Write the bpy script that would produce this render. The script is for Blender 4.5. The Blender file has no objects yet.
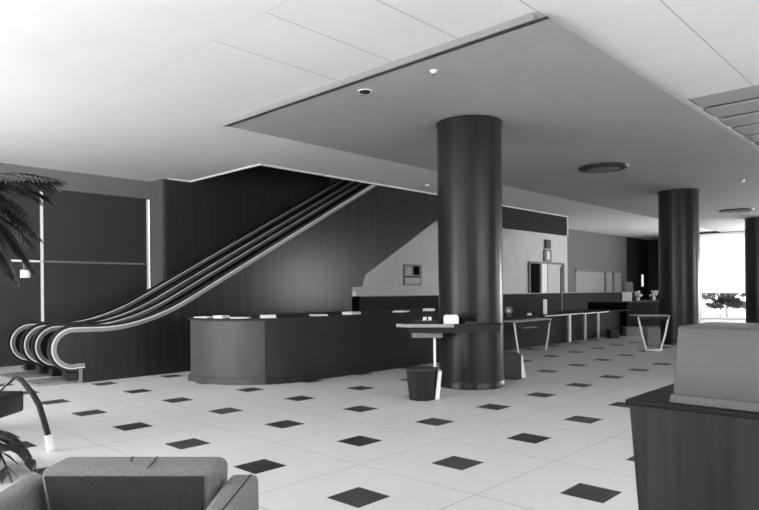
import bpy, bmesh, math, random
from mathutils import Vector, Matrix
random.seed(7)
PI = math.pi
SC = bpy.context.scene
COL = SC.collection

# ------------------------------------------------------------------ materials
def nd(nt, t, x=0, y=0, **kw):
    n = nt.nodes.new(t); n.location = (x, y)
    for k, v in kw.items():
        setattr(n, k, v)
    return n
def g(v): return (v, v, v, 1)
def mat(name, v, rough=0.6, metal=0.0, spec=0.5, grain=None, noise=None, bump=0.0, coat=0.0, trans=0.0, ior=1.45, col=None):
    m = bpy.data.materials.new(name); m.use_nodes = True
    nt = m.node_tree; b = nt.nodes['Principled BSDF']
    base = col if col else g(v)
    b.inputs['Base Color'].default_value = base
    b.inputs['Roughness'].default_value = rough
    b.inputs['Metallic'].default_value = metal
    b.inputs['Specular IOR Level'].default_value = spec
    b.inputs['IOR'].default_value = ior
    b.inputs['Coat Weight'].default_value = coat
    b.inputs['Transmission Weight'].default_value = trans
    if grain or noise:
        tc = nd(nt, 'ShaderNodeTexCoord'); mp = nd(nt, 'ShaderNodeMapping')
        nt.links.new(tc.outputs['Object'], mp.inputs['Vector'])
        amt, scl = grain if grain else noise
        mp.inputs['Scale'].default_value = (scl, scl, scl * 0.03) if grain else (scl, scl, scl)
        no = nd(nt, 'ShaderNodeTexNoise'); no.inputs['Scale'].default_value = 1.0
        no.inputs['Detail'].default_value = 5
        nt.links.new(mp.outputs[0], no.inputs['Vector'])
        mr = nd(nt, 'ShaderNodeMapRange')
        mr.inputs['From Min'].default_value = 0.3; mr.inputs['From Max'].default_value = 0.7
        mr.inputs['To Min'].default_value = 1 - amt; mr.inputs['To Max'].default_value = 1 + amt
        nt.links.new(no.outputs['Fac'], mr.inputs['Value'])
        mu = nd(nt, 'ShaderNodeVectorMath', operation='SCALE'); mu.inputs[0].default_value = base[:3]
        nt.links.new(mr.outputs[0], mu.inputs['Scale'])
        nt.links.new(mu.outputs[0], b.inputs['Base Color'])
        if bump:
            bp = nd(nt, 'ShaderNodeBump'); bp.inputs['Strength'].default_value = bump
            bp.inputs['Distance'].default_value = 0.01
            nt.links.new(no.outputs['Fac'], bp.inputs['Height'])
            nt.links.new(bp.outputs[0], b.inputs['Normal'])
    return m

M = {}
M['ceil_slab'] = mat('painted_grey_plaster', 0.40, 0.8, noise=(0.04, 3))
M['white_trim'] = mat('white_trim_paint', 0.85, 0.4)
M['wall_light'] = mat('light_wall_paint', 0.64, 0.8, noise=(0.04, 2))
M['wall_rear'] = mat('darker_wall_tone', 0.17, 0.8, noise=(0.04, 2))
M['wall_grey'] = mat('grey_wall_paint', 0.16, 0.8, noise=(0.05, 2))
M['wall_dark'] = mat('dark_wall_laminate', 0.03, 0.6, grain=(0.2, 8), spec=0.25)
M['wall_out'] = mat('outer_wall_paint', 0.5, 0.8, noise=(0.04, 1))
M['void'] = mat('unlit_shaft_dark', 0.02, 0.8, noise=(0.1, 2))
M['panel'] = mat('polished_dark_veneer', 0.020, 0.24, grain=(0.35, 14), spec=0.5)
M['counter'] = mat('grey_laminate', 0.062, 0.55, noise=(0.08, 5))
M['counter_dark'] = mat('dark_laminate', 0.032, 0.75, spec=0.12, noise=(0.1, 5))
M['wood_dark'] = mat('dark_column_veneer', 0.021, 0.3, grain=(0.35, 16), spec=0.3)
M['podium'] = mat('walnut_veneer', 0.022, 0.5, spec=0.25, grain=(0.4, 22))
M['podium_top'] = mat('dark_table_laminate', 0.010, 0.6, spec=0.2, noise=(0.1, 6))
M['steel'] = mat('brushed_steel', 0.30, 0.4, metal=0.6, noise=(0.05, 12))
M['rubber'] = mat('black_rubber', 0.012, 0.4, noise=(0.1, 8))
M['black'] = mat('black_enamel', 0.012, 0.35, noise=(0.1, 8))
M['darkgrey'] = mat('dark_grey_plastic', 0.04, 0.5, noise=(0.1, 8))
M['midgrey'] = mat('mid_grey_enamel', 0.18, 0.5, noise=(0.1, 8))
M['cab_black'] = mat('matt_black_laminate', 0.006, 0.9, spec=0.05, noise=(0.1, 5))
M['wall_ret'] = mat('slate_wall_paint', 0.10, 0.8, noise=(0.05, 2))
M['lip'] = mat('pale_lip_paint', 0.30, 0.7, noise=(0.05, 8))
M['litegrey'] = mat('light_grey_plastic', 0.34, 0.4, noise=(0.05, 8))
M['white'] = mat('white_enamel', 0.85, 0.35, noise=(0.03, 8))
M['paper'] = mat('white_paper', 0.82, 0.7, noise=(0.03, 30))
M['fabric'] = mat('grey_woven_fabric', 0.19, 0.9, noise=(0.18, 60), bump=0.3)
M['fabric_shaded'] = mat('shaded_grey_fabric', 0.035, 0.9, noise=(0.18, 60), bump=0.3)  # darker copy of the fabric, shade of the upright face put into the colour
M['seam'] = mat('black_stitching', 0.02, 0.9, noise=(0.1, 60))
M['screen'] = mat('translucent_grey_plastic', 0.082, 0.35, noise=(0.06, 6), spec=0.4)
M['leaf'] = mat('dark_palm_leaf', 0.05, 0.3, noise=(0.5, 6), spec=0.5, col=(0.018, 0.018, 0.018, 1))
M['leaf_out'] = mat('outdoor_leaf', 0.12, 0.5, noise=(0.4, 6))
M['bark'] = mat('palm_bark', 0.06, 0.9, noise=(0.4, 20))
M['ground'] = mat('pale_concrete_paving', 0.6, 0.9, noise=(0.08, 1.5))
M['glass_dark'] = mat('dark_window_glass', 0.035, 0.55, noise=(0.05, 3), spec=0.4)

def mat_glass():
    m = bpy.data.materials.new('clear_window_glass'); m.use_nodes = True
    nt = m.node_tree; nt.nodes.clear()
    o = nd(nt, 'ShaderNodeOutputMaterial'); t = nd(nt, 'ShaderNodeBsdfTransparent')
    gl = nd(nt, 'ShaderNodeBsdfGlossy'); gl.inputs['Roughness'].default_value = 0.02
    mx = nd(nt, 'ShaderNodeMixShader'); mx.inputs[0].default_value = 0.06
    nt.links.new(t.outputs[0], mx.inputs[1]); nt.links.new(gl.outputs[0], mx.inputs[2])
    nt.links.new(mx.outputs[0], o.inputs[0]); return m
M['glass'] = mat_glass()
def mat_blind():
    m = bpy.data.materials.new('white_blind_cloth'); m.use_nodes = True
    nt = m.node_tree; nt.nodes.clear()
    o = nd(nt, 'ShaderNodeOutputMaterial'); t = nd(nt, 'ShaderNodeBsdfTranslucent'); d = nd(nt, 'ShaderNodeBsdfDiffuse')
    t.inputs[0].default_value = g(0.9); d.inputs[0].default_value = g(0.8)
    mx = nd(nt, 'ShaderNodeMixShader'); mx.inputs[0].default_value = 0.25
    nt.links.new(t.outputs[0], mx.inputs[1]); nt.links.new(d.outputs[0], mx.inputs[2])
    nt.links.new(mx.outputs[0], o.inputs[0]); return m
M['blind'] = mat_blind()
M['tube_glow'] = mat('lit_tube', 0.8, 0.5); _b = M['tube_glow'].node_tree.nodes['Principled BSDF']; _b.inputs['Emission Color'].default_value = g(1); _b.inputs['Emission Strength'].default_value = 1.0

CELL = 1.22; AX = 7.684; BX = -2.632       # floor lattice: dark inserts sit at whole numbers of (x/CELL+AX, y/CELL+BX)
def mt(nt, op, a, b=None, c=None):
    n = nt.nodes.new('ShaderNodeMath'); n.operation = op
    for i, v in enumerate((a, b, c)):
        if v is None: continue
        if isinstance(v, (int, float)): n.inputs[i].default_value = v
        else: nt.links.new(v, n.inputs[i])
    return n.outputs[0]
def mat_floor():
    m = bpy.data.materials.new('terrazzo_with_dark_inserts'); m.use_nodes = True
    nt = m.node_tree; b = nt.nodes['Principled BSDF']
    tc = nd(nt, 'ShaderNodeTexCoord'); sp = nd(nt, 'ShaderNodeSeparateXYZ')
    nt.links.new(tc.outputs['Object'], sp.inputs[0])
    a = mt(nt, 'MULTIPLY_ADD', sp.outputs[0], 1 / CELL, AX); bb = mt(nt, 'MULTIPLY_ADD', sp.outputs[1], 1 / CELL, BX)
    ra = mt(nt, 'ROUND', a); rb = mt(nt, 'ROUND', bb)
    da = mt(nt, 'ABSOLUTE', mt(nt, 'SUBTRACT', a, ra)); db = mt(nt, 'ABSOLUTE', mt(nt, 'SUBTRACT', bb, rb))
    mxd = mt(nt, 'MAXIMUM', da, db)
    ins = mt(nt, 'LESS_THAN', mxd, 0.137)
    jnt = mt(nt, 'GREATER_THAN', mxd, 0.4965)
    cv = nd(nt, 'ShaderNodeCombineXYZ'); nt.links.new(ra, cv.inputs[0]); nt.links.new(rb, cv.inputs[1])
    wn = nd(nt, 'ShaderNodeTexWhiteNoise', noise_dimensions='3D'); nt.links.new(cv.outputs[0], wn.inputs['Vector'])
    dk = mt(nt, 'MULTIPLY_ADD', wn.outputs['Value'], 0.04, 0.03)
    no = nd(nt, 'ShaderNodeTexNoise'); no.inputs['Scale'].default_value = 55; no.inputs['Detail'].default_value = 3
    nt.links.new(tc.outputs['Object'], no.inputs['Vector'])
    n2 = nd(nt, 'ShaderNodeTexNoise'); n2.inputs['Scale'].default_value = 0.8; n2.inputs['Detail'].default_value = 3
    nt.links.new(tc.outputs['Object'], n2.inputs['Vector'])
    lt = mt(nt, 'ADD', mt(nt, 'MULTIPLY_ADD', no.outputs['Fac'], 0.16, 0.50), mt(nt, 'MULTIPLY', n2.outputs['Fac'], 0.10))
    # joint darkens
    lt2 = mt(nt, 'MULTIPLY', lt, mt(nt, 'MULTIPLY_ADD', jnt, -0.45, 1.0))
    mix = nd(nt, 'ShaderNodeMix'); mix.data_type = 'FLOAT'
    nt.links.new(ins, mix.inputs[0]); nt.links.new(lt2, mix.inputs[2]); nt.links.new(dk, mix.inputs[3])
    cc = nd(nt, 'ShaderNodeCombineColor')
    for i in range(3): nt.links.new(mix.outputs[0], cc.inputs[i])
    nt.links.new(cc.outputs[0], b.inputs['Base Color'])
    b.inputs['Roughness'].default_value = 0.45; b.inputs['Specular IOR Level'].default_value = 0.22
    return m
M['floor'] = mat_floor()
def mat_ceiling():
    m = bpy.data.materials.new('jointed_ceiling_panels'); m.use_nodes = True
    nt = m.node_tree; b = nt.nodes['Principled BSDF']
    tc = nd(nt, 'ShaderNodeTexCoord'); sp = nd(nt, 'ShaderNodeSeparateXYZ')
    nt.links.new(tc.outputs['Object'], sp.inputs[0])
    a = mt(nt, 'MULTIPLY_ADD', sp.outputs[0], 1 / 0.963, 5.02 / 0.963)
    da = mt(nt, 'ABSOLUTE', mt(nt, 'SUBTRACT', a, mt(nt, 'ROUND', a)))
    ja = mt(nt, 'LESS_THAN', da, 0.0075)
    side = mt(nt, 'MULTIPLY', mt(nt, 'GREATER_THAN', sp.outputs[0], -6.3), mt(nt, 'GREATER_THAN', sp.outputs[1], 3.71))
    ja = mt(nt, 'MULTIPLY', ja, side)
    c = mt(nt, 'MULTIPLY_ADD', sp.outputs[1], 1 / 3.85, -3.71 / 3.85)
    dc = mt(nt, 'ABSOLUTE', mt(nt, 'SUBTRACT', c, mt(nt, 'ROUND', c)))
    jc = mt(nt, 'MULTIPLY', mt(nt, 'LESS_THAN', dc, 0.0016), 0.35)
    no = nd(nt, 'ShaderNodeTexNoise'); no.inputs['Scale'].default_value = 1.3; no.inputs['Detail'].default_value = 5
    nt.links.new(tc.outputs['Object'], no.inputs['Vector'])
    lt = mt(nt, 'MULTIPLY_ADD', no.outputs['Fac'], 0.10, 0.76)
    v = mt(nt, 'MULTIPLY', lt, mt(nt, 'MULTIPLY_ADD', mt(nt, 'MAXIMUM', ja, jc), -0.42, 1.0))
    cc = nd(nt, 'ShaderNodeCombineColor')
    for i in range(3): nt.links.new(v, cc.inputs[i])
    nt.links.new(cc.outputs[0], b.inputs['Base Color'])
    b.inputs['Roughness'].default_value = 0.8
    return m
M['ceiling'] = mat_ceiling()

# ------------------------------------------------------------------ mesh helpers
def NB(): return bmesh.new()
def box(bm, x0, x1, y0, y1, z0, z1, bev=0.0, seg=2):
    r = bmesh.ops.create_cube(bm, size=1.0)
    vs = r['verts']
    for v in vs:
        v.co = Vector((x0 + (v.co.x + .5) * (x1 - x0), y0 + (v.co.y + .5) * (y1 - y0), z0 + (v.co.z + .5) * (z1 - z0)))
    if bev:
        es = list({e for v in vs for e in v.link_edges})
        bmesh.ops.bevel(bm, geom=es, offset=bev, segments=seg, affect='EDGES', profile=0.5)
    return bm
def loft(bm, rings, cap=True, closed=True):
    vr = [[bm.verts.new(p) for p in r] for r in rings]
    n = len(vr[0])
    for i in range(len(vr) - 1):
        for j in range(n if closed else n - 1):
            k = (j + 1) % n
            bm.faces.new((vr[i][j], vr[i][k], vr[i + 1][k], vr[i + 1][j]))
    if cap:
        bm.faces.new(list(reversed(vr[0]))); bm.faces.new(vr[-1])
    return bm
def lathe(bm, cx, cy, prof, seg=48):
    return loft(bm, [[(cx + r * math.cos(2 * PI * k / seg), cy + r * math.sin(2 * PI * k / seg), z) for k in range(seg)] for r, z in prof])
def prism_x(bm, poly, x0, x1):      # poly of (y, z)
    return loft(bm, [[(x0, y, z) for y, z in poly], [(x1, y, z) for y, z in poly]])
def prism_z(bm, poly, z0, z1):
    return loft(bm, [[(x, y, z0) for x, y in poly], [(x, y, z1) for x, y in poly]])
def tube(bm, pts, r, seg=8, sx=1.0):
    pts = [Vector(p) for p in pts]; rings = []
    rr = r if isinstance(r, (list, tuple)) else [r] * len(pts)
    up = None
    for i, p in enumerate(pts):
        t = (pts[min(i + 1, len(pts) - 1)] - pts[max(i - 1, 0)]).normalized()
        if up is None:
            up = Vector((0, 0, 1)) if abs(t.z) < .9 else Vector((1, 0, 0))
        s = t.cross(up).normalized(); up2 = s.cross(t).normalized(); up = up2
        rings.append([p + (s * math.cos(2 * PI * k / seg) * sx + up2 * math.sin(2 * PI * k / seg)) * rr[i] for k in range(seg)])
    return loft(bm, rings)
def ribbon_yz(bm, path, x0, x1, off0, off1):   # band following a path in the YZ plane, between two normal offsets
    rings = []
    for i, (y, z) in enumerate(path):
        a = path[max(i - 1, 0)]; b = path[min(i + 1, len(path) - 1)]
        t = Vector((b[0] - a[0], b[1] - a[1])).normalized(); n = Vector((-t.y, t.x))
        p0 = Vector((y, z)) + n * off0; p1 = Vector((y, z)) + n * off1
        rings.append([(x0, p0.x, p0.y), (x1, p0.x, p0.y), (x1, p1.x, p1.y), (x0, p1.x, p1.y)])
    return loft(bm, rings)
def link(name, bm, m, parent=None, smooth=False, world=True):
    bmesh.ops.recalc_face_normals(bm, faces=bm.faces)
    if parent is not None and world:
        bm.transform(chain(parent).inverted())
    me = bpy.data.meshes.new(name); bm.to_mesh(me); bm.free()
    me.materials.append(M[m] if isinstance(m, str) else m)
    if smooth:
        for p in me.polygons: p.use_smooth = True
        try: me.set_sharp_from_angle(angle=math.radians(35))
        except Exception: pass
    o = bpy.data.objects.new(name, me); COL.objects.link(o)
    if parent is not None: o.parent = parent
    return o
def chain(o):
    m = o.matrix_basis.copy(); p = o.parent
    while p is not None:
        m = p.matrix_basis @ m; p = p.parent
    return m
def thing(name, label, cat, loc, rz=0, group=None):
    o = bpy.data.objects.new(name, None); COL.objects.link(o)
    o.location = loc; o.rotation_euler = (0, 0, rz); o.empty_display_size = 0.1
    o.matrix_basis = Matrix.Translation(Vector(loc)) @ Matrix.Rotation(rz, 4, 'Z')
    o['label'] = label; o['category'] = cat
    if group: o['group'] = group
    return o
def tag(o, label, cat, group=None):
    o['label'] = label; o['category'] = cat
    if group: o['group'] = group
    return o
def struct(name, bm, m, smooth=False):
    o = link(name, bm, m, None, smooth); o['kind'] = 'structure'; return o
def copy_tree(o, parent=None):
    c = o.copy(); COL.objects.link(c)
    if parent is not None: c.parent = parent
    for ch in list(o.children): copy_tree(ch, c)
    return c

# ------------------------------------------------------------------ the setting
ZC = 4.27; ZS = 4.18
XL, XR, YB, YF = -14.7, 6.0, -4.0, 33.0
b = NB(); box(b, -17, 9, -6, 36.4, -0.2, 0); struct('floor', b, 'floor')
b = NB()
box(b, -11.0, -3.0, YB, YF + .25, ZC, ZC + .3); box(b, -15.0, -11.0, YB, 7.95, ZC, ZC + .3)
box(b, -15.0, -11.0, 21.9, YF + .25, ZC, ZC + .3); box(b, -15.0, -10.6, YF + .25, YF + 3.3, ZC, ZC + .3); box(b, -3.0, XR + .2, YB, 9.72, ZC, ZC + .3)
struct('ceiling', b, 'ceiling')
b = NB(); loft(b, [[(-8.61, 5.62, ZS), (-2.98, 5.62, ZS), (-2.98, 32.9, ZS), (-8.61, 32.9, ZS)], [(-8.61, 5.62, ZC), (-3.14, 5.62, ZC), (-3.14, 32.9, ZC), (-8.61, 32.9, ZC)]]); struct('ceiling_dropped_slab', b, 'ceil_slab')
b = NB(); box(b, -8.62, -2.99, 5.575, 5.619, ZS - .002, ZS + .014); struct('trim_shadow_gap', b, 'darkgrey')  # solid dark bar stands in for the shadow gap below the lip
# the slab's near lip, a shallow light strip
b = NB(); box(b, -8.72, -3.13, 5.56, 5.618, ZS + .015, ZC - .001); struct('trim_1', b, 'lip')
# slatted ceiling beyond the bright panels at the right
b = NB(); box(b, -3.0, XR + .2, 9.72, YF + .25, ZC + .12, ZC + .4); struct('ceiling_recess', b, 'wall_grey')
b = NB()
y = 9.72
while y < 33:
    box(b, -2.95, XR, y, y + .62, ZC, ZC + .03); y += .8
struct('ceiling_slats', b, 'ceil_slab')
# white edging round the escalator opening
b = NB()
box(b, -11.03, -10.975, 7.95, 21.93, ZC - .035, ZC + .0); box(b, -13.9, -10.975, 7.93, 7.98, ZC - .03, ZC)
box(b, -13.93, -13.88, 7.35, 7.96, ZC - .03, ZC); box(b, -11.03, -10.96, 21.88, 21.94, 3.54, ZC)
struct('trim_2', b, 'white_trim')
# shaft above the ceiling, upper floor walls, coloured dark for their lack of light
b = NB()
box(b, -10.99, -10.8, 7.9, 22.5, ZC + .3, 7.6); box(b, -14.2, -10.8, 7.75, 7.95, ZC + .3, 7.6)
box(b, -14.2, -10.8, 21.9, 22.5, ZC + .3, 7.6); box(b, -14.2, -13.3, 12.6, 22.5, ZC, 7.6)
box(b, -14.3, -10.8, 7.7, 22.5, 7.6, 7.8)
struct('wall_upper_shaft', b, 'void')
b = NB(); box(b, -14.25, -13.98, 7.36, 12.6, 0, 7.6); struct('wall_behind_escalators', b, 'wall_dark')
b = NB(); box(b, -14.75, -14.08, 7.30, 7.355, 0, ZC); struct('wall_return', b, 'wall_ret')
# fascia of the upper floor running on beyond the escalator
b = NB(); box(b, -11.12, -10.99, 15.2, 21.9, 3.55, ZC - .036); struct('trim_3', b, 'counter_dark')
# light wall
b = NB(); box(b, -13.5, -13.2, 12.6, 26.3, 0, ZC); struct('wall_left', b, 'wall_light')
b = NB(); box(b, -13.5, -13.2, 26.3, 33.0, 0, ZC); struct('wall_left_rear', b, 'wall_rear')  # rear stretch of the wall in a darker tone
b = NB(); box(b, -13.3, -13.2, 33.0, 36.3, 0, ZC); struct('wall_left_far', b, 'wall_dark')
b = NB(); box(b, -13.2, -10.6, 36.1, 36.3, 0, ZC); struct('wall_far_recess', b, 'wall_dark')
# glazed left wall by the escalators
b = NB(); box(b, -14.95, -14.8, YB, 7.3, 0, ZC); struct('wall_left_near', b, 'glass_dark')
b = NB(); box(b, -14.8, -14.66, YB, 7.3, 3.84, ZC); struct('trim_4', b, 'wall_grey')
n = 0
for y in (7.27, 4.84, 2.30, -0.16, -2.62):
    w = thing('window_%d' % (n + 1), '', '', (-14.75, y, 0)); del w['label']; del w['category']; w['kind'] = 'structure'
    b = NB(); box(b, -14.8, -14.765, y - .028, y + .028, 0, 3.84); o = link('mullion', b, 'white_trim', w)
    y0 = max(y - 2.42, YB + .05)
    b = NB(); box(b, -14.78, -14.74, y0, y - .045, 2.22, 2.262); o = link('transom', b, 'midgrey' if n == 0 else 'white_trim', w)
    b = NB(); box(b, -14.8, -14.77, y0, y - .045, 0.02, 3.84); o = link('pane', b, 'glass_dark', w)
    n += 1
# far wall with blind window and outdoors
b = NB()
box(b, -10.7, -9.64, 33.0, 33.25, 0, ZC); box(b, -7.52, XR, 33.0, 33.25, 3.0, ZC); box(b, -9.64, -7.52, 33.0, 33.25, 4.15, ZC)
box(b, 4, XR, 33.0, 33.25, 0, 3.0)
box(b, -10.7, -10.6, 33.25, 36.3, 0, ZC)
struct('wall_far', b, 'wall_dark')
w = thing('window_7', '', '', (-8.6, 33.05, 0)); del w['label']; del w['category']; w['kind'] = 'structure'
b = NB(); box(b, -9.64, -9.57, 33.0, 33.1, 0, 4.15); box(b, -9.57, -7.52, 33.0, 33.1, 0, .08); box(b, -7.60, -7.52, 33.0, 33.1, 0, 4.15)
link('window_frame', b, 'white_trim', w)
b = NB(); box(b, -9.57, -7.6, 33.06, 33.07, .08, 4.14); link('pane', b, 'glass', w)
b = NB(); box(b, -9.60, -7.2, 32.96, 32.975, 1.27, 4.16); link('roller_blind', b, 'blind', w)
w = thing('window_8', '', '', (-1.7, 33.05, 0)); del w['label']; del w['category']; w['kind'] = 'structure'
b = NB()
for x in (-7.4, -5.2, -3.0, -.8, 1.4, 3.6): box(b, x - .04, x + .04, 33.0, 33.1, 0, 3.0)
box(b, -7.5, 4, 33.0, 33.1, 0, .08)
link('window_frame', b, 'darkgrey', w)
b = NB(); box(b, -7.5, 4, 33.04, 33.05, .08, 3.0); link('pane', b, 'glass', w)
# right wall and back wall with windows that let the daylight in (outside the frame)
def wall_openings(name, axis, c0, c1, lo, hi, openings, zt, m):
    bm = NB(); cur = lo
    def put(a0, a1, z0, z1):
        if a1 - a0 < 1e-3 or z1 - z0 < 1e-3: return
        if axis == 'x': box(bm, c0, c1, a0, a1, z0, z1)
        else: box(bm, a0, a1, c0, c1, z0, z1)
    for (a0, a1, z0, z1) in openings:
        put(cur, a0, 0, zt); put(a0, a1, 0, z0); put(a0, a1, z1, zt); cur = a1
    put(cur, hi, 0, zt)
    return struct(name, bm, m)
RW = [(1.0, 9.5, 0.25, 3.9), (21.4, 25.0, 0.9, 3.4)]
BW = [(-12.5, -7.6, 0.2, 3.95), (-7.0, -0.6, 0.2, 3.95)]
wall_openings('wall_right', 'x', XR, XR + .2, YB, YF + .25, RW, ZC, 'wall_out')
wall_openings('wall_back', 'y', YB - .2, YB, -15, XR, BW, ZC, 'wall_out')
n = 9
for (a0, a1, z0, z1), ax in [(r, 'x') for r in RW] + [(r, 'y') for r in BW]:
    w = thing('window_%d' % n, '', '', ((XR + .1, (a0 + a1) / 2, 0) if ax == 'x' else ((a0 + a1) / 2, YB - .1, 0)))
    del w['label']; del w['category']; w['kind'] = 'structure'; n += 1
    fr = NB(); gl = NB(); k = max(1, round((a1 - a0) / 1.6))
    for i in range(k + 1):
        c = a0 + (a1 - a0) * i / k
        if ax == 'x': box(fr, XR + .05, XR + .12, c - .03, c + .03, z0, z1)
        else: box(fr, c - .03, c + .03, YB - .12, YB - .05, z0, z1)
    if ax == 'x':
        box(fr, XR + .05, XR + .12, a0, a1, z0, z0 + .06); box(gl, XR + .08, XR + .09, a0, a1, z0, z1)
    else:
        box(fr, a0, a1, YB - .12, YB - .05, z0, z0 + .06); box(gl, a0, a1, YB - .09, YB - .08, z0, z1)
    link('window_frame', fr, 'darkgrey', w); link('pane', gl, 'glass', w)
b = NB(); box(b, -40, 60, 33.3, 90, -.35, -.21); struct('ground_outside', b, 'ground')

# door and serving hatch in the light wall
w = thing('door_1', '', '', (-13.2, 24.2, 0)); del w['label']; del w['category']; w['kind'] = 'structure'
b = NB(); box(b, -13.2, -13.17, 22.9, 23.75, 0, 2.62); link('opening_shade', b, 'cab_black', w)  # black sheet paints the darkness inside the open doorway
b = NB(); box(b, -13.2, -13.10, 23.78, 24.25, 0, 2.62, .01); link('door_leaf', b, 'white', w)
b = NB()
box(b, -13.2, -13.12, 22.82, 22.9, 0, 2.7); box(b, -13.2, -13.12, 24.27, 24.36, 0, 2.7); box(b, -13.2, -13.12, 25.75, 25.88, 0, 2.68)
box(b, -13.2, -13.13, 22.82, 25.88, 2.62, 2.70)
link('door_frame', b, 'midgrey', w)
w = thing('window_6', '', '', (-13.2, 29.5, 0)); del w['label']; del w['category']; w['kind'] = 'structure'
b = NB(); box(b, -13.2, -13.18, 27.1, 32.2, 1.3, 2.35); link('shutter', b, 'litegrey', w)
b = NB()
box(b, -13.2, -13.12, 27.05, 32.3, 2.35, 2.45); box(b, -13.2, -13.12, 30.15, 30.3, 1.3, 2.4); box(b, -13.2, -13.12, 31.1, 31.25, 1.3, 2.35)
link('window_frame', b, 'midgrey', w)

# ------------------------------------------------------------------ escalators
def rail_path():
    p = []
    cy, cz, r = 4.08, .60, .365
    p.append((4.26, cz - r + .005))
    for k in range(0, 19):
        a = math.radians(-78 - k * (192 / 18)); p.append((cy + r * math.cos(a), cz + r * math.sin(a)))
    def bez(p0, p1, p2, n, out):
        for i in range(n + 1):
            t = i / n; out.append(tuple((1 - t) ** 2 * p0[j] + 2 * t * (1 - t) * p1[j] + t * t * p2[j] for j in (0, 1)))
    p.append((4.3, .96))
    bez((4.55, .955), (5.33, .95), (6.25, .95 + .5435 * .92), 10, p)
    for y in (7.5, 9, 10.5, 12, 13.2): p.append((y, .95 + .5435 * (y - 5.33)))
    bez((13.9, .95 + .5435 * (13.9 - 5.33)), (14.6, .95 + .5435 * (14.6 - 5.33)), (15.5, .95 + .5435 * (14.6 - 5.33)), 6, p)
    p.append((16.8, .95 + .5435 * (14.6 - 5.33)))
    return p
RP = rail_path(); ZT = RP[-1][1] - .95
def off(path, d):
    out = []
    for i, (y, z) in enumerate(path):
        a = path[max(i - 1, 0)]; c = path[min(i + 1, len(path) - 1)]
        t = Vector((c[0] - a[0], c[1] - a[1])).normalized(); n = Vector((-t.y, t.x))
        out.append((y + n.x * d, z + n.y * d))
    return out
# normal (-t.y, t.x): on the return bottom->front->top the path runs clockwise, so + is outward
def escalator(label):
    t = thing('escalator', label, 'escalator', (-11.43, 4.2, 0), 0, 'pair of escalators side by side')
    for side, (xc, out) in enumerate(((-11.045, 1), (-11.815, -1))):
        ribbon = NB(); ribbon_yz(ribbon, RP, xc - .045, xc + .045, -.012, .028); hr = link('handrail', ribbon, 'rubber', t, True)
        tr = NB(); ribbon_yz(tr, RP, xc - .052, xc + .056, -.095, -.013); link('deck_band', tr, 'steel', t, True)
        es = NB(); ribbon_yz(es, RP, xc + .05, xc + .064, -.032, -.014); link('edge_strip', es, 'white_trim', t, True)
        inner = off(RP, -.06)
        # balustrade: ring filling and the skirt wall below
        poly = [p for p in inner]
        poly += [(16.8, ZT - .3), (15.6, ZT - .65), (11.1, 1.93), (10.98, 1.64), (10.62, 1.62), (10.62, 0.0), (4.22, 0.0)]
        pn = NB(); prism_x(pn, poly, xc - .03 if out > 0 else xc - .05, xc + .05 if out > 0 else xc + .03)
        link('side_panel', pn, 'panel', t)
        np_ = NB(); box(np_, xc - .06, xc + .06, 4.16, 4.225, 0, .245, .008); link('newel_post', np_, 'steel', t)
        bs = NB(); box(bs, xc - .075, xc + .075, 3.98, 4.16, .06, .2, .02); link('handrail_inlet', bs, 'black', t)
    st = NB(); y = 5.5; z = 0.0
    box(st, -11.77, -11.09, 4.3, 5.5, -.0, .03)
    while z < ZT - .2:
        z2 = z + .2174; box(st, -11.77, -11.09, y, y + .42, max(z - .3, 0), z2); y += .4; z = z2
    box(st, -11.77, -11.09, y, 16.8, z - .3, z)
    link('steps', st, 'darkgrey', t)
    lp = NB(); box(lp, -11.77, -11.09, 3.55, 4.3, 0, .045, .008)
    for k in range(9): box(lp, -11.74 + k * .075, -11.72 + k * .075, 3.6, 4.28, .045, .052)
    link('landing_plate', lp, 'steel', t)
    sf = NB(); prism_x(sf, [(10.62, 1.5), (10.62, 1.62), (10.98, 1.64), (11.1, 1.93), (15.6, ZT - .65), (15.6, ZT - .55), (11.05, 2.03), (10.5, 1.7)], -11.77, -11.09)
    link('soffit', sf, 'black', t)
    return t
e1 = escalator('dark escalator nearest the curved counter, broad steel band along its outer rail')
e2 = copy_tree(e1); e2.location.x -= 1.345; e2['label'] = 'farther dark escalator against the back wall, behind the nearer one'
b = NB(); box(b, -11.3, -10.98, 10.64, 10.75, 1.40, 1.52, .01)
tag(link('junction_box', b, 'white'), 'tiny white box at the foot of the escalator soffit', 'box')

# ------------------------------------------------------------------ long counter with the rounded end
def rounded_counter(x0, x1, y0, y1, r, seg=20, grow=0.0):
    x0 -= grow; x1 += grow; y0 -= grow; r += grow
    p = [(x0, y1), (x0, y0 + .06), (x0 + .06, y0)]
    for k in range(seg + 1):
        a = -PI / 2 + k * (PI / 2) / seg; p.append((x1 - r + r * math.cos(a), y0 + r + r * math.sin(a)))
    p.append((x1, y1)); return p
t = thing('reception_counter', 'long dark counter with a rounded grey end, partly paled for its window light, beside the escalator', 'counter', (-9.0, 5.6, 0))
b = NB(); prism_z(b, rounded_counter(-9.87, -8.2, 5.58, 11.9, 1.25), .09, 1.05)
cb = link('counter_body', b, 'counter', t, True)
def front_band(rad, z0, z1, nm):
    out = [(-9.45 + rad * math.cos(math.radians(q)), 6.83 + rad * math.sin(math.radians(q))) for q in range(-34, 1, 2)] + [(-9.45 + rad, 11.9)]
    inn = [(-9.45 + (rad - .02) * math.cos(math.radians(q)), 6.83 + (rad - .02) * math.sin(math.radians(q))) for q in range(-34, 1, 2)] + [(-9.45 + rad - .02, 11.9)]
    b = NB(); loft(b, [[(x, y, z0) for x, y in out + inn[::-1]], [(x, y, z1) for x, y in out + inn[::-1]]]); link(nm, b, 'counter_dark', t, True)
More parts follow.
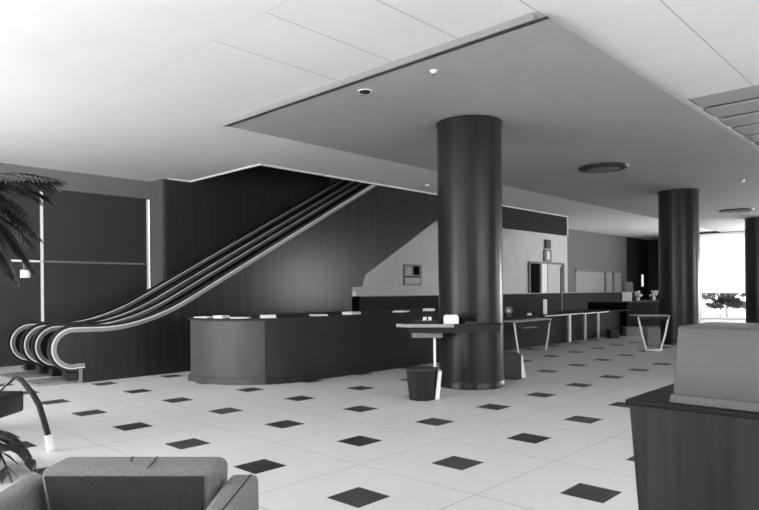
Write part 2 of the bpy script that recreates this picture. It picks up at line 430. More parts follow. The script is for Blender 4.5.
front_band(1.262, .092, 1.048, 'shaded_front_panel'); front_band(1.295, .002, .0905, 'dark_plinth')  # darker laminate; its tone also paints the shade on the side away from the windows
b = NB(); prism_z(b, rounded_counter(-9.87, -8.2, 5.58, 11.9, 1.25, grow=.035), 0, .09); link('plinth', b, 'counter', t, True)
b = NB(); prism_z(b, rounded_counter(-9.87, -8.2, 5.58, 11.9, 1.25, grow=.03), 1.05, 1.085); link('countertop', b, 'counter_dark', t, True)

t = thing('desk_run', 'long low dark desk run with a pale top edge right of the nearest column', 'desk', (-8.9, 16.2, 0))
b = NB(); box(b, -9.6, -8.45, 11.95, 20.55, 0, .80); link('desk_body', b, 'counter_dark', t)
b = NB(); box(b, -9.65, -8.15, 11.95, 20.55, .80, .83, .004); link('desk_top', b, 'counter_dark', t)
b = NB(); box(b, -8.149, -8.12, 14.9, 18.9, .80, .832); link('edge_strip', b, 'litegrey', t)
for y, w_ in ((16.72, .11), (17.72, .06), (18.62, .06)):
    b = NB(); box(b, -8.38, -8.32, y - w_ / 2, y + w_ / 2, 0, .80, .01); link('leg', b, 'white', t)
t = thing('tall_cabinet', 'tall dark counter section carrying the white flowers and framed card', 'counter', (-8.9, 22.6, 0))
b = NB(); box(b, -9.6, -8.25, 20.6, 25.0, 0, 1.05); link('cabinet_body', b, 'cab_black', t)
b = NB(); box(b, -9.63, -8.2, 20.6, 25.03, 1.05, 1.085, .004); link('cabinet_top', b, 'counter_dark', t)

# low cabinet run below the light wall
t = thing('back_cabinet', 'long dark cabinet run along the foot of the pale wall', 'cabinet', (-12.9, 20, 0))
b = NB(); box(b, -13.19, -12.75, 12.62, 32.9, 0, 1.36); link('cabinet_body', b, 'counter_dark', t)
b = NB(); box(b, -13.19, -12.72, 12.62, 32.9, 1.36, 1.385); link('cabinet_top', b, 'litegrey', t)

# ------------------------------------------------------------------ columns
def column(x, y, label):
    t = thing('column', label, 'column', (x, y, 0), 0, 'row of round dark columns')
    b = NB(); lathe(b, x, y, [(.51, .12), (.51, ZS - .05)], 64); link('shaft', b, 'wood_dark', t, True)
    b = NB(); lathe(b, x, y, [(.528, 0), (.525, .10), (.512, .12)], 64); link('base_ring', b, 'wood_dark', t, True)
    b = NB(); lathe(b, x, y, [(.525, ZS - .05), (.525, ZS - .004)], 64); link('top_collar', b, 'black', t, True)
    return t
CX = -5.8; CY = (8.24, 18.1, 27.3)
c1 = column(CX, CY[0], 'nearest round dark column, widest in view, with a ledge and telephone on it')
for y, l in ((CY[1], 'second round dark column, standing behind the desk with tapered white legs'), (CY[2], 'farthest round dark column, cut by the right edge beside the white blind')):
    c = copy_tree(c1); c.location = (CX, y, 0); c['label'] = l

# ceiling fittings
def diffuser(y, label):
    t = thing('ceiling_diffuser', label, 'air vent', (CX, y, ZS - .06), 0, 'round air vents between the columns')
    b = NB(); lathe(b, CX, y, [(.36, ZS - .055), (.50, ZS - .04), (.53, ZS - .002)], 40); link('rim', b, 'darkgrey', t, True)
    b = NB(); lathe(b, CX, y, [(.18, ZS - .085), (.30, ZS - .07), (.33, ZS - .056)], 40); link('cone', b, 'midgrey', t, True)
    return t
diffuser(13.26, 'round dark air vent between the first and second columns')
diffuser(23.96, 'round dark air vent farther off, between the second and third columns')
t = thing('recessed_downlight', 'small dark recessed spotlight in the grey slab left of the big column', 'ceiling light', (-5.83, 5.91, ZS - .02))
b = NB(); lathe(b, -5.83, 5.91, [(.075, ZS - .006), (.095, ZS - .012), (.1, ZS - .001)], 28); link('rim', b, 'white', t, True)
b = NB(); lathe(b, -5.83, 5.91, [(.07, ZS - .02), (.074, ZS - .005)], 28); link('lamp_well', b, 'black', t, True)
t = thing('sprinkler_head', 'small pale sprinkler head in the slab above the big column', 'sprinkler', (-4.7, 5.95, ZS - .03))
b = NB(); lathe(b, -4.7, 5.95, [(.02, ZS - .035), (.035, ZS - .02), (.05, ZS - .001)], 20); link('rose', b, 'white', t, True)
b = NB(); lathe(b, -4.7, 5.95, [(.022, ZS - .055), (.022, ZS - .050), (.006, ZS - .048), (.006, ZS - .035)], 14); link('deflector', b, 'midgrey', t, True)
b = NB(); lathe(b, -4.06, 17.4, [(.02, ZS - .05), (.05, ZS - .03), (.055, ZS - .001)], 16)
tag(link('smoke_detector', b, 'white', None, True), 'tiny white smoke detector on the slab right of the second column', 'smoke detector')
b = NB(); lathe(b, -10.2, 12.6, [(.02, ZC - .05), (.05, ZC - .03), (.055, ZC - .001)], 16)
tag(link('smoke_detector', b, 'white', None, True), 'tiny white smoke detector on the pale ceiling left of the big column', 'smoke detector')

# ------------------------------------------------------------------ local frame along the view for things near the first column
R = Vector((.7260, .6877, 0)); F = Vector((-.6877, .7260, 0))
def V(x, d, z=0): v = R * x + F * d; return (v.x, v.y, z)
VA = math.atan2(R.y, R.x)

ARC = [(.306 + .53 * math.cos(a), .56 + .53 * math.sin(a)) for a in [math.radians(q) for q in range(-44, -181, -8)]]
# writing desk fixed to the first column (local x = to the right seen from the seats, y = away)
o1 = V(1.15, 9.42)
t = thing('writing_ledge', 'dark writing ledge with a pointed pale end wrapped round the nearest column', 'ledge', (o1[0], o1[1], 0), VA)
def lb(name, bm, m, par, smooth=False): return link(name, bm, m, par, smooth, world=False)
b = NB(); prism_z(b, [(-.86, .12), (-.76, -.02), (-.3, -.10), (.3, -.22), (.55, -.19), (.69, -.05)] + ARC + [(-.30, .56), (-.7, .3)], .985, 1.012); lb('ledge_top', b, 'counter_dark', t)
b = NB(); prism_z(b, [(-.90, .10), (-.79, -.05), (-.3, -.135), (-.05, -.175), (-.05, -.158), (-.3, -.105), (-.765, -.025), (-.865, .12)], .965, 1.014); lb('edge_strip', b, 'lip', t)
b = NB(); prism_z(b, [(-.72, .10), (-.3, -.06), (.3, -.19), (.53, -.16), (.67, -.03)] + ARC + [(-.28, .55), (-.66, .25)], .875, .984); lb('apron', b, 'counter_dark', t)
b = NB(); box(b, -.66, -.2, .0, .24, .80, .874, .008); lb('drawer', b, 'midgrey', t)
b = NB(); box(b, -.335, -.30, .08, .115, 0, .80); lb('leg', b, 'white', t)
def P1(x, y, z): v = Matrix.Translation(Vector((o1[0], o1[1], 0))) @ Matrix.Rotation(VA, 4, 'Z') @ Vector((x, y, z)); return v
def small(name, label, cat, x, y, z, fn, mm, group=None):
    p = P1(x, y, z); t = thing(name, label, cat, p, VA, group)
    for nm, f_, m_ in fn:
        b = NB(); f_(b); lb(nm, b, m_, t)
    return t
small('brochure_box', 'white box of papers on the ledge against the nearest column', 'box', -.08, -.04, 1.0125,
      [('tray', lambda b: box(b, -.11, .11, -.07, .07, 0, .11, .006), 'white'), ('paper', lambda b: box(b, -.095, .095, -.055, .055, .111, .135), 'paper')], None)
def phone_body(b):
    prism_x(b, [(-.10, 0), (.09, 0), (.09, .09), (.03, .10), (-.10, .04)], -.09, .09)
small('telephone', 'black desk telephone on the ledge in front of the nearest column', 'telephone', .2, -.11, 1.0125,
      [('phone_base', phone_body, 'black'), ('handset', lambda b: (tube(b, [(-.12, .055, .135), (0, .055, .15), (.12, .055, .135)], .018), box(b, -.14, -.08, .03, .085, .105, .135, .008), box(b, .08, .14, .03, .085, .105, .135, .008)), 'black')], None)
small('desk_clock', 'small white card pair on the dark tray of the ledge', 'card', -.42, .12, 1.0125,
      [('card', lambda b: (box(b, -.07, -.015, -.01, .01, .0, .10), box(b, .01, .06, -.01, .01, .0, .10)), 'white')], None)
small('desk_tray', 'black shallow tray near the pointed end of the ledge', 'tray', -.45, .02, 1.0125,
      [('tray', lambda b: (box(b, -.2, .18, -.05, .04, 0, .05, .005)), 'black')], None)

# waste bins
def tapered(b, n, r0, r1, z0, z1, rot):
    loft(b, [[(r * math.cos(rot + 2 * PI * k / n), r * math.sin(rot + 2 * PI * k / n), z) for k in range(n)] for r, z in ((r0, z0), (r1, z1))])
p = V(.575, 8.72)
t = thing('waste_bin', 'black faceted waste bin with its bright side reflection painted white, standing left of the nearest column', 'bin', (p[0], p[1], 0), VA)
b = NB(); tapered(b, 8, .185, .235, 0, .415, PI / 8); lb('bin_body', b, 'black', t)
b = NB(); loft(b, [[(.178, -.12, .01), (.178, .12, .01), (.235, .12, .01), (.235, -.12, .01)], [(.225, -.12, .40), (.225, .12, .40), (.275, .12, .40), (.275, -.12, .40)]]); lb('side_panel', b, 'white', t)  # white slab paints the bright reflection on this side
b = NB(); tapered(b, 8, .243, .243, .415, .435, PI / 8); lb('rim', b, 'darkgrey', t)
b = NB(); tapered(b, 8, .215, .215, .436, .44, PI / 8); lb('liner', b, 'rubber', t)
p = V(2.17, 10.75)
t = thing('waste_bin', 'square black bin with its bright side reflection painted white, right of the nearest column', 'bin', (p[0], p[1], 0), VA)
b = NB(); box(b, -.22, .22, -.2, .2, 0, .42, .008); lb('bin_body', b, 'black', t)
b = NB(); loft(b, [[(.222, -.18, .02), (.222, .18, .02), (.30, .18, .02), (.30, -.18, .02)], [(.222, -.18, .41), (.222, .18, .41), (.245, .18, .41), (.245, -.18, .41)]]); lb('side_panel', b, 'white', t)  # white wedge paints this bin's bright side reflection
b = NB(); box(b, -.20, .20, -.18, .18, .42, .435, .004); lb('lid', b, 'darkgrey', t)

# tables with tapered white legs
def tapered_table(name, label, x, y, rz, L, W, H, taper, group=None, foot=True):
    t = thing(name, label, 'table', (x, y, 0), rz, group)
    b = NB(); box(b, -L / 2, L / 2, -W / 2, W / 2, H - .03, H, .006); lb('tabletop', b, 'litegrey', t)
    b = NB(); box(b, -L / 2 + .03, L / 2 - .03, -W / 2 + .03, W / 2 - .03, H - .11, H - .031); lb('apron', b, 'counter_dark', t)
    for s in (-1, 1):
        b = NB(); tube(b, [(s * (L / 2 - .03), -W / 2 + .05, H - .04), (s * (L / 2 - .03 - taper * .45), -W / 2 + .05, H * .45), (s * (L / 2 - .03 - taper), -W / 2 + .06, .02)], .024, 8); lb('leg', b, 'white', t)
    if foot:
        b = NB(); box(b, -L / 2 + taper, L / 2 - taper, -W / 2 + .02, -W / 2 + .10, 0, .045, .008); lb('foot', b, 'white', t)
    return t
tapered_table('writing_table', 'small writing table with a tapered white leg frame left of the second column', *V(6.65, 15.35)[:2], VA, .80, .5, .87, .2)
tapered_table('writing_table', 'narrow table with splayed white legs against the desk right of nearest column', -7.85, 13.5, PI / 2, 1.75, .42, .79, .2, foot=False)
# podium
t = thing('podium', 'dark walnut podium with an overhanging top in the right foreground', 'podium', (-.93, 2.32, 0))
b = NB()
loft(b, [[(-.86, 2.37, 0), (.9, 2.37, 0), (.9, 2.86, 0), (-.86, 2.86, 0)], [(-.922, 2.318, 1.079), (.93, 2.318, 1.079), (.93, 2.91, 1.079), (-.922, 2.91, 1.079)]])
link('podium_body', b, 'podium', t)
b = NB(); box(b, -.935, .95, 2.308, 2.93, 1.08, 1.10, .005); link('podium_top', b, 'podium_top', t)
t = thing('screen_box', 'light grey tapered plastic box with a recessed face standing on the podium', 'box', (-.3, 2.6, 1.1))
b = NB()
loft(b, [[(-.785, 2.36, 1.101), (.4, 2.33, 1.101), (.4, 2.78, 1.101), (-.785, 2.78, 1.101)], [(-.77, 2.375, 1.374), (.4, 2.36, 1.374), (.4, 2.74, 1.374), (-.77, 2.74, 1.374)]])
bmesh.ops.recalc_face_normals(b, faces=b.faces[:]); bmesh.ops.bevel(b, geom=b.edges[:], offset=.012, segments=3, affect='EDGES', profile=0.5)
link('casing', b, 'screen', t, True)
b = NB()
loft(b, [[(-.79, 2.348, 1.1005), (.42, 2.318, 1.1005), (.42, 2.79, 1.1005), (-.79, 2.79, 1.1005)], [(-.786, 2.354, 1.128), (.42, 2.324, 1.128), (.42, 2.785, 1.128), (-.786, 2.785, 1.128)]])
link('foot_flange', b, 'screen', t)

# armchair in the foreground
AR = math.atan2(.66, .75)
p = (-2.69, 1.27)
t = thing('armchair', 'grey upholstered armchair facing the camera in the bottom left foreground', 'armchair', (p[0], p[1], 0), AR)
def cushion(b, x0, x1, y0, y1, z0, z1, r, seg=4): box(b, x0, x1, y0, y1, z0, z1, r, seg)
b = NB()
loft(b, [[(-.36, -.08, .38), (.36, -.08, .38), (.36, .14, .38), (-.36, .14, .38)], [(-.385, -.13, .768), (.385, -.13, .768), (.385, .10, .768), (-.385, .10, .768)]])
bmesh.ops.recalc_face_normals(b, faces=b.faces[:]); bmesh.ops.bevel(b, geom=b.edges[:], offset=.045, segments=5, affect='EDGES', profile=0.5); bk = lb('backrest', b, 'fabric', t, True)
b = NB(); loft(b, [[(-.30, -.10, .40), (.31, -.10, .40), (.31, -.07, .40), (-.30, -.07, .40)], [(-.35, -.137, .735), (.335, -.137, .735), (.335, -.10, .735), (-.35, -.10, .735)]]); 
lb('inner_back_panel', b, 'fabric_shaded', t)
for x, l in ((-.045, -.03), (.065, -.125)):
    b = NB(); tube(b, [(x + .028, l, .7705), (x + .01, .0, .7705), (x - .005, .06, .7705)], .0022, 5); o = lb('seam', b, 'seam', t)
for s in (-1, 1):
    b = NB(); x0, x1 = (s * .40, s * .53) if s > 0 else (-.53, -.42)
    loft(b, [[(x0, -.62, .30), (x1, -.62, .30), (x1, .07, .30), (x0, .07, .30)], [(x0, -.62, .66), (x1, -.62, .66), (x1, .05, .70), (x0, .05, .70)]])
    bmesh.ops.recalc_face_normals(b, faces=b.faces[:]); bmesh.ops.bevel(b, geom=b.edges[:], offset=.03, segments=4, affect='EDGES', profile=0.5); lb('armrest', b, 'fabric', t, True)
b = NB(); tube(b, [(.50, .03, .7005), (.485, -.3, .682), (.47, -.6, .664)], .0025, 5); lb('seam', b, 'seam', t)
b = NB(); box(b, -.385, .39, -.66, -.02, .30, .44, .04, 4); lb('seat', b, 'fabric_shaded', t, True)
b = NB(); box(b, -.50, .50, -.60, .08, .22, .31, .01); lb('seat_frame', b, 'black', t)
for sx in (-1, 1):
    for y in (-.55, .02):
        b = NB(); tube(b, [(sx * .46, y, 0), (sx * .45, y, .23)], [.018, .024]); lb('leg', b, 'steel', t)

# ------------------------------------------------------------------ palms and leaves
def frond(b, base, dirv, L, droop, nl, ll, w=.022, rise=.5):
    d = Vector(dirv).normalized(); side = d.cross(Vector((0, 0, 1))).normalized()
    pts = []
    for i in range(nl + 1):
        s = i / nl; pts.append(Vector(base) + d * L * s + Vector((0, 0, rise * L * s - droop * L * s * s)))
    tube(b, pts, [.012 * (1 - .7 * i / nl) + .003 for i in range(nl + 1)], 5)
    for i in range(2, nl + 1):
        s = i / nl; tg = (pts[i] - pts[i - 1]).normalized()
        l = ll * (math.sin(PI * min(1, s * .85 + .12)) * .9 + .15)
        for sg in (-1, 1):
            dv = (tg * .75 + side * sg * .7 + Vector((0, 0, -.25 + random.uniform(-.12, .1)))).normalized()
            n = dv.cross(Vector((0, 0, 1))).normalized()
            p0 = pts[i]; p1 = p0 + dv * l * .5 + n * w * .5; p2 = p0 + dv * l * .5 - n * w * .5; p3 = p0 + dv * l + Vector((0, 0, -.15 * l))
            v = [b.verts.new(q) for q in (p0, p1, p3, p2)]
            q = [b.verts.new(c + Vector((0, 0, -.003))) for c in (p0, p1, p3, p2)]
            b.faces.new(v); b.faces.new(list(reversed(q)))
            for a in range(4): b.faces.new((v[a], q[a], q[(a + 1) % 4], v[(a + 1) % 4]))
px, py, _ = V(-4.62, 6.8)
t = thing('potted_palm', 'tall dark palm arching in over the left edge below the ceiling', 'palm', (px, py, 0))
b = NB(); tube(b, [(px, py, .35), (px - .03, py + .02, 1.2), (px + .02, py, 2.0), (px, py, 2.55)], [.06, .05, .045, .04], 10); link('trunk', b, 'bark', t, True)
b = NB(); lathe(b, px, py, [(.20, 0), (.27, .42), (.25, .42), (.24, .38)], 24); link('pot', b, 'black', t, True)
for k, (rx, dd, z, L, dr, rs) in enumerate([(1, .1, 2.62, 1.0, .35, .52), (1, .5, 2.6, .95, .55, .55), (1, -.25, 2.55, .9, .8, .6), (.9, .9, 2.5, .8, .9, .55), (.6, -.9, 2.5, 1.0, .7, .6),
                                         (-1, 0, 2.6, 1.0, .6, .6), (-.6, 1, 2.6, 1.0, .6, .6), (-.6, -1, 2.6, 1, .6, .6), (1, .25, 2.4, .75, 1.3, .5), (.8, -.5, 2.3, .7, 1.2, .4),
      (1, -.1, 2.66, 1.1, .42, .5), (1, .3, 2.68, 1.05, .38, .5), (1, -.4, 2.6, 1.05, .5, .6), (1, .7, 2.66, 1.0, .5, .6), (1, 0, 2.5, .9, 1.0, .6), (1, -.7, 2.45, .85, 1.2, .6), (1, .1, 2.35, .62, 1.6, .5), (.7, .7, 2.4, .8, 1.1, .6)]):
    b = NB(); dv = R * rx + F * dd; frond(b, (px, py, z), dv, L, dr, 18, .36, .05, rs); link('frond', b, 'leaf', t)
px, py, _ = V(-3.42, 5.2)
t = thing('fan_plant', 'low dark-leaved plant in a black tub at the lower left edge', 'plant', (px, py, 0))
b = NB(); lathe(b, px, py, [(.13, 0), (.17, .30), (.15, .30), (.14, .27)], 24); link('pot', b, 'black', t, True)
for k in range(9):
    a = 2 * PI * k / 9 + .3; b = NB(); dv = R * math.cos(a) + F * math.sin(a)
    frond(b, (px, py, .28), dv, .5, 1.5, 6, .22, .085, .9); link('frond', b, 'leaf', t)
# arched lamp by the glazing
p0 = V(-5.45, 8.3); p1 = V(-4.715, 8.3)
t = thing('arc_lamp', 'black arched lamp with a small white shade before the dark glazing', 'lamp', (p0[0], p0[1], 0))
b = NB(); lathe(b, p0[0], p0[1], [(.15, 0), (.15, .03), (.03, .04)], 24); link('lamp_base', b, 'black', t, True)
b = NB(); tube(b, [V(*q) for q in ((-5.45, 8.3, .03), (-5.45, 8.3, 1.9), (-5.40, 8.3, 2.3), (-5.27, 8.3, 2.48), (-5.1, 8.3, 2.46), (-4.93, 8.3, 2.35), (-4.79, 8.3, 2.17), (-4.73, 8.3, 2.0), (-4.715, 8.3, 1.84))], .026, 8); link('arm', b, 'black', t, True)
b = NB(); lathe(b, p1[0], p1[1], [(.06, 1.74), (.055, 1.84)], 20); link('lamp_shade', b, 'white', t, True)
# cantilever chair whose curved leg shows at the left edge
p0 = V(-3.5, 6.3)
t = thing('lounge_chair', 'pale lounge chair at the left edge with a curved black front leg', 'chair', (p0[0], p0[1], 0), VA)
b = NB(); box(b, -.66, -.27, -.24, .30, .28, .50, .03, 3); lb('seat', b, 'black', t, True)
b = NB(); box(b, -.70, -.63, -.24, .30, .40, .95, .03, 3); lb('backrest', b, 'white', t, True)
b = NB(); tube(b, [(-.30, -.27, .46), (-.12, -.28, .64), (-.03, -.28, .715), (.03, -.28, .69), (.13, -.28, .57), (.20, -.28, .45), (.245, -.28, .30), (.285, -.28, .155)], [.010, .012, .02, .026, .028, .03, .03, .03], 8); lb('armrest', b, 'black', t, True)
b = NB(); tube(b, [(.285, -.28, .155), (.31, -.28, .0)], [.034, .038], 8); lb('foot', b, 'white', t, True)
b = NB(); tube(b, [(-.66, -.26, .80), (-.72, -.28, 0)], .022, 8); lb('leg', b, 'black', t, True)
b = NB(); tube(b, [(-.66, .32, .80), (-.72, .32, 0)], .022, 8); lb('leg', b, 'black', t, True)
b = NB(); tube(b, [(-.70, -.28, .33), (-.28, -.28, .33)], .016, 8); lb('side_rail', b, 'black', t, True)

# ------------------------------------------------------------------ things on walls and counter
t = thing('notice_board', 'small grey framed notice on the pale wall under the escalator soffit', 'notice', (-13.2, 15.45, 1.7))
b = NB(); box(b, -13.2, -13.17, 15.05, 15.95, 1.70, 2.38, .004); link('frame', b, 'midgrey', t)
b = NB(); box(b, -13.17, -13.16, 15.12, 15.42, 2.02, 2.30); box(b, -13.17, -13.16, 15.1, 15.85, 1.76, 1.94); link('paper', b, 'litegrey', t)
b = NB(); box(b, -13.17, -13.158, 15.52, 15.82, 2.04, 2.32, .01); box(b, -13.17, -13.158, 15.1, 15.88, 1.96, 1.99); link('dark_plaque', b, 'cab_black', t)
t = thing('hanging_sign', 'narrow dark sign with a framed pale panel above the wall door', 'sign', (-13.0, 24.4, 2.7))
b = NB(); box(b, -13.19, -13.1, 24.2, 24.62, 3.28, 3.66, .01); link('sign_box', b, 'darkgrey', t)
b = NB(); box(b, -13.19, -13.12, 24.1, 24.7, 2.72, 3.24, .01); link('frame', b, 'midgrey', t)
b = NB(); box(b, -13.12, -13.10, 24.28, 24.5, 2.80, 3.16); link('panel', b, 'white', t)
t = thing('queue_pole', 'slim grey pole rising behind the low desk before the wall door', 'pole', (-12.3, 23.94, 0))
b = NB(); tube(b, [(-12.3, 23.94, 0.02), (-12.3, 23.94, 2.45)], .045, 10); link('pole', b, 'midgrey', t, True)
b = NB(); lathe(b, -12.3, 23.94, [(.16, 0), (.16, .03), (.04, .05)], 24); link('base', b, 'darkgrey', t, True)
def prop(name, label, cat, x, y, z, w, d, h, m, group=None, m2='paper'):
    t = thing(name, label, cat, (x, y, z), VA, group)
    b = NB(); box(b, -w / 2, w / 2, -d / 2, d / 2, 0, h, min(.006, h / 4)); lb('body', b, m, t)
    return t
CT = 1.0852
def stack(label, x, y, w, h, m='paper', rz=0.1):
    t = thing('paper_stack', label, 'papers', (x, y, CT), rz, 'papers along the long counter')
    b = NB(); n = max(1, int(h / .01))
    for k in range(n):
        o = random.uniform(-.012, .012); box(b, -w / 2 + o, w / 2 + o, -.12, .12, k * h / n, (k + .9) * h / n)
    lb('sheets', b, m, t)
for i, (x, y, w, h, l) in enumerate([(-9.58, 5.75, .36, .02, 'white papers at the left tip of the rounded counter end'), (-9.2, 5.82, .18, .045, 'thicker white paper stack near the left tip of the counter'),
        (-8.85, 5.95, .28, .02, 'thin white sheets in the middle of the rounded counter end'), (-8.55, 6.3, .25, .05, 'tall paper stack where the counter starts to curve'),
        (-8.42, 7.3, .25, .03, 'papers on the counter right of the curve'), (-8.4, 8.1, .25, .05, 'paper pile below the lit patch of the escalator panel'),
        (-8.4, 9.5, .3, .03, 'papers on the counter under the framed notice'), (-8.4, 10.4, .35, .05, 'paper pile on the counter just left of the big column')]):
    stack(l, x, y, w, h, rz=.1 + i * .3)
def cbox(name, label, cat, px, pd, z, w, d, h, m):
    p = V(px, pd); t = thing(name, label, cat, (p[0], p[1], z), VA)
    b = NB(); box(b, -w / 2, w / 2, -d / 2, d / 2, 0, h, min(w, d, h) * .08); lb('body', b, m, t); return t
# behind counter, right of the first column
t = thing('desk_fan', 'round grey desk fan on the low desk just right of the big column', 'fan', (-8.6, 13.9, .8305))
DT = .8305
b = NB(); lathe(b, -8.6, 13.9, [(.08, DT), (.08, DT + .02), (.015, DT + .03), (.015, DT + .06)], 20); link('stand', b, 'midgrey', t, True)
b = NB(); tube(b, [(-8.63, 13.95, DT + .16), (-8.57, 13.85, DT + .16)], .10, 24); link('cage', b, 'midgrey', t, True)
b = NB(); tube(b, [(-8.57, 13.85, DT + .16), (-8.565, 13.84, DT + .16)], .04, 12); link('hub', b, 'white', t, True)
def counter_item(name, label, cat, y, w, h, m, x=-8.5, z=CT):
    t = thing(name, label, cat, (x, y, z), VA)
    b = NB(); box(b, -w / 2, w / 2, -.03, .03, 0, h, .004); lb('plate', b, m, t)
    b = NB(); box(b, -w / 3, w / 3, -.05, .06, 0, .015); lb('stand', b, 'midgrey', t)
counter_item('desk_card', 'small white card lying low on the desk between the fan and the pale ledge', 'card', 14.75, .11, .07, 'white', z=DT)
counter_item('desk_card', 'upright white card on the low desk below the wall door', 'card', 15.6, .10, .42, 'white', -8.5, DT)
counter_item('framed_card', 'square white framed card on the counter at the end of the pale wall', 'card', 21.25, .32, .32, 'white', -8.5)
t = thing('monitor', 'grey box monitor behind and above the white framed card by the far wall end', 'monitor', (-8.95, 22.45, CT), VA)
b = NB(); box(b, -.15, .15, -.12, .12, .25, .68, .02); lb('casing', b, 'midgrey', t)
b = NB(); box(b, -.04, .04, -.04, .04, 0, .25); box(b, -.12, .12, -.1, .1, 0, .02); lb('stand', b, 'darkgrey', t)
def flowers(label, x, y, s):
    t = thing('flower_vase', label, 'flowers', (x, y, CT), 0, 'white flowers on the counter')
    b = NB(); lathe(b, x, y, [(.05, CT), (.07, CT + .08), (.04, CT + .14), (.05, CT + .16)], 16); link('vase', b, 'white', t, True)
    b = NB()
    for k in range(14):
        a = random.uniform(0, 2 * PI); r = random.uniform(.02, .13) * s; z = CT + .18 + random.uniform(0, .14) * s
        bmesh.ops.create_icosphere(b, subdivisions=1, radius=.05, matrix=Matrix.Translation((x + r * math.cos(a), y + r * math.sin(a), z)))
    link('blossoms', b, 'white', t, True)
    b = NB()
    for k in range(6):
        a = k; tube(b, [(x, y, CT + .1), (x + .08 * math.cos(a), y + .08 * math.sin(a), CT + .22)], .006, 5)
    link('stems', b, 'leaf', t)
flowers('left bunch of white flowers on the counter beside the framed card', -8.5, 22.2, 1)
flowers('right bunch of white flowers on the counter near the second column', -8.5, 23.75, 1.1)
p = V(12.9, 31.0); 
t = thing('wall_light', 'slim upright white light on the dark wall left of the second column', 'lamp', (-13.2, 34.9, 1.6))
b = NB(); box(b, -13.2, -13.12, 34.7, 35.1, 1.6, 2.35, .01); link('back_plate', b, 'black', t)
b = NB(); box(b, -13.12, -13.08, 34.85, 35.02, 1.65, 2.3, .01); link('light_tube', b, 'tube_glow', t)
# boxes on the floor near the far counter
for (u0, dd, w, h, m, l) in ((7.2, 19.3, .26, .26, 'darkgrey', 'small dark grey carton on the floor by the far counter'), (8.28, 20.2, .75, .28, 'litegrey', 'long low pale carton on the floor by the far counter')):
    cbox('carton', l, 'box', u0, dd, 0, w, .4, h, m)
cbox('pedal_bin', 'grey bin standing behind the tapered white table legs', 'bin', 7.3, 16.75, 0, .36, .3, .5, 'midgrey')
t = thing('shelf_bracket', 'pale L-shaped shelf on the desk front beside the splayed table legs', 'shelf', (-8.44, 14.3, .5))
b = NB(); box(b, -8.445, -8.2, 13.9, 14.6, .53, .56); link('shelf', b, 'midgrey', t)
b = NB(); box(b, -8.445, -8.3, 13.9, 13.95, .53, .74); link('upright', b, 'midgrey', t)

# ------------------------------------------------------------------ outdoors beyond the far window
def shrub(label, x, y, r, h, n):
    t = thing('garden_shrub', label, 'shrub', (x, y, -.21), 0, 'shrubs outside the far window')
    b = NB(); tube(b, [(x, y, -.21), (x, y, h * .6)], .04, 6); link('stem', b, 'bark', t)
    b = NB()
    for k in range(n):
        a = random.uniform(0, 2 * PI); el = random.uniform(-.3, 1.2); rr = r * random.uniform(.3, 1)
        c = Vector((x + rr * math.cos(a) * math.cos(el), y + rr * math.sin(a) * math.cos(el), h * .6 + (h * .4) * math.sin(el) * random.uniform(.4, 1)))
        d = (c - Vector((x, y, h * .5))).normalized(); l = random.uniform(.3, .6) * r
        s = d.cross(Vector((random.random(), random.random(), random.random()))).normalized() * l * .3
        v = [b.verts.new(q) for q in (c, c + d * l * .5 + s, c + d * l, c + d * l * .5 - s)]; b.faces.new(v)
    link('foliage', b, 'leaf_out', t)
for x, y, r, h, n, l in ((-10.4, 39.3, .8, 1.7, 160, 'leafy shrub outside at the left of the far window'), (-9.3, 36.4, .75, .9, 200, 'low spreading shrub outside the middle of the far window'),
                         (-8.6, 41.0, 1.0, 1.9, 200, 'taller shrub outside at the right of the far window'), (-6.9, 37.5, .9, 2.0, 200, 'shrub outside right of the window post'), (-4.2, 40.8, 1.1, 2.3, 200, 'shrub outside at the right edge of the photo')):
    shrub(l, x, y, r, h, n * 2)

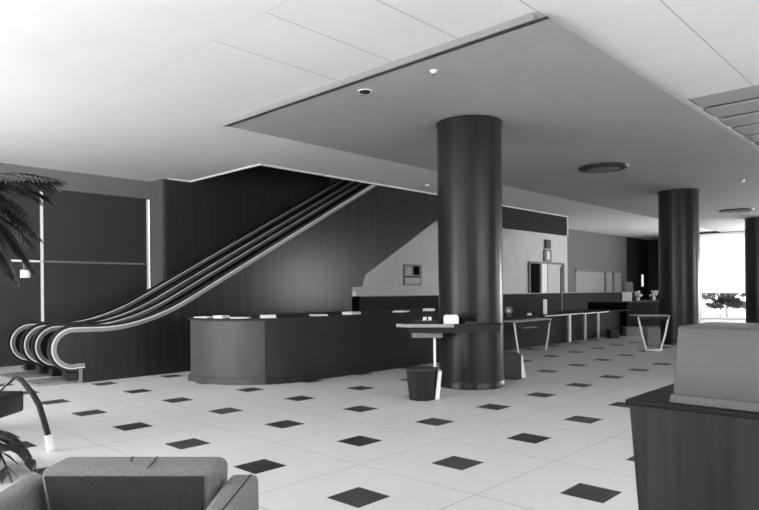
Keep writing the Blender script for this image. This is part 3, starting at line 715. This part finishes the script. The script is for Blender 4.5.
# ------------------------------------------------------------------ light
def area(name, loc, rot, sx, sy, e, spread=180):
    L = bpy.data.lights.new(name, 'AREA'); L.shape = 'RECTANGLE'; L.size = sx; L.size_y = sy; L.energy = e
    L.spread = math.radians(spread)
    o = bpy.data.objects.new(name, L); COL.objects.link(o); o.location = loc; o.rotation_euler = rot; return o
UP = math.radians(22)
# daylight entering through the windows: back wall (two), right wall (two), far wall
area('daylight_back_window', (-10.05, YB + .05, 2.1), (math.radians(90) + UP, 0, 0), 4.8, 3.6, 660)
area('daylight_back_window', (-3.8, YB + .05, 2.1), (math.radians(90) + UP, 0, 0), 6.3, 3.6, 45)
area('daylight_right_window', (XR - .05, 5.25, 2.1), (math.radians(90) + UP * 2.8, 0, PI / 2), 8.4, 3.5, 440)
area('daylight_right_window', (XR - .05, 23.2, 2.15), (math.radians(90), 0, PI / 2), 3.4, 2.4, 260)
area('daylight_far_window', (-1.7, YF - .05, 1.6), (-math.radians(90) - UP * 2.0, 0, 0), 11.0, 2.7, 1300)
S = bpy.data.lights.new('sun', 'SUN'); S.energy = 4.0; S.angle = math.radians(.6)
so = bpy.data.objects.new('sun', S); COL.objects.link(so)
sd = Vector((-.45, .80, -.60))
so.rotation_euler = sd.to_track_quat('-Z', 'Y').to_euler()
w = bpy.data.worlds.new('sky'); SC.world = w; w.use_nodes = True
w.node_tree.nodes['Background'].inputs[0].default_value = g(1.0); w.node_tree.nodes['Background'].inputs[1].default_value = 5.0

# ------------------------------------------------------------------ camera
cam = bpy.data.cameras.new('camera'); co = bpy.data.objects.new('camera', cam); COL.objects.link(co); SC.camera = co
cam.sensor_fit = 'HORIZONTAL'; cam.sensor_width = 36; cam.lens = 623.31 / 759 * 36
ROLL = -0.00974
co.matrix_world = Matrix.Translation((0, 0, 1.509)) @ Matrix.Rotation(0.75836, 4, 'Z') @ Matrix.Rotation(PI / 2, 4, 'X') @ Matrix.Rotation(ROLL, 4, 'Z')
cam.shift_y = 36.5 / 759; cam.clip_end = 300
vs = SC.view_settings; vs.view_transform = 'Standard'; vs.look = 'None'; vs.exposure = 0.0; vs.gamma = 1.0; vs.use_curve_mapping = False
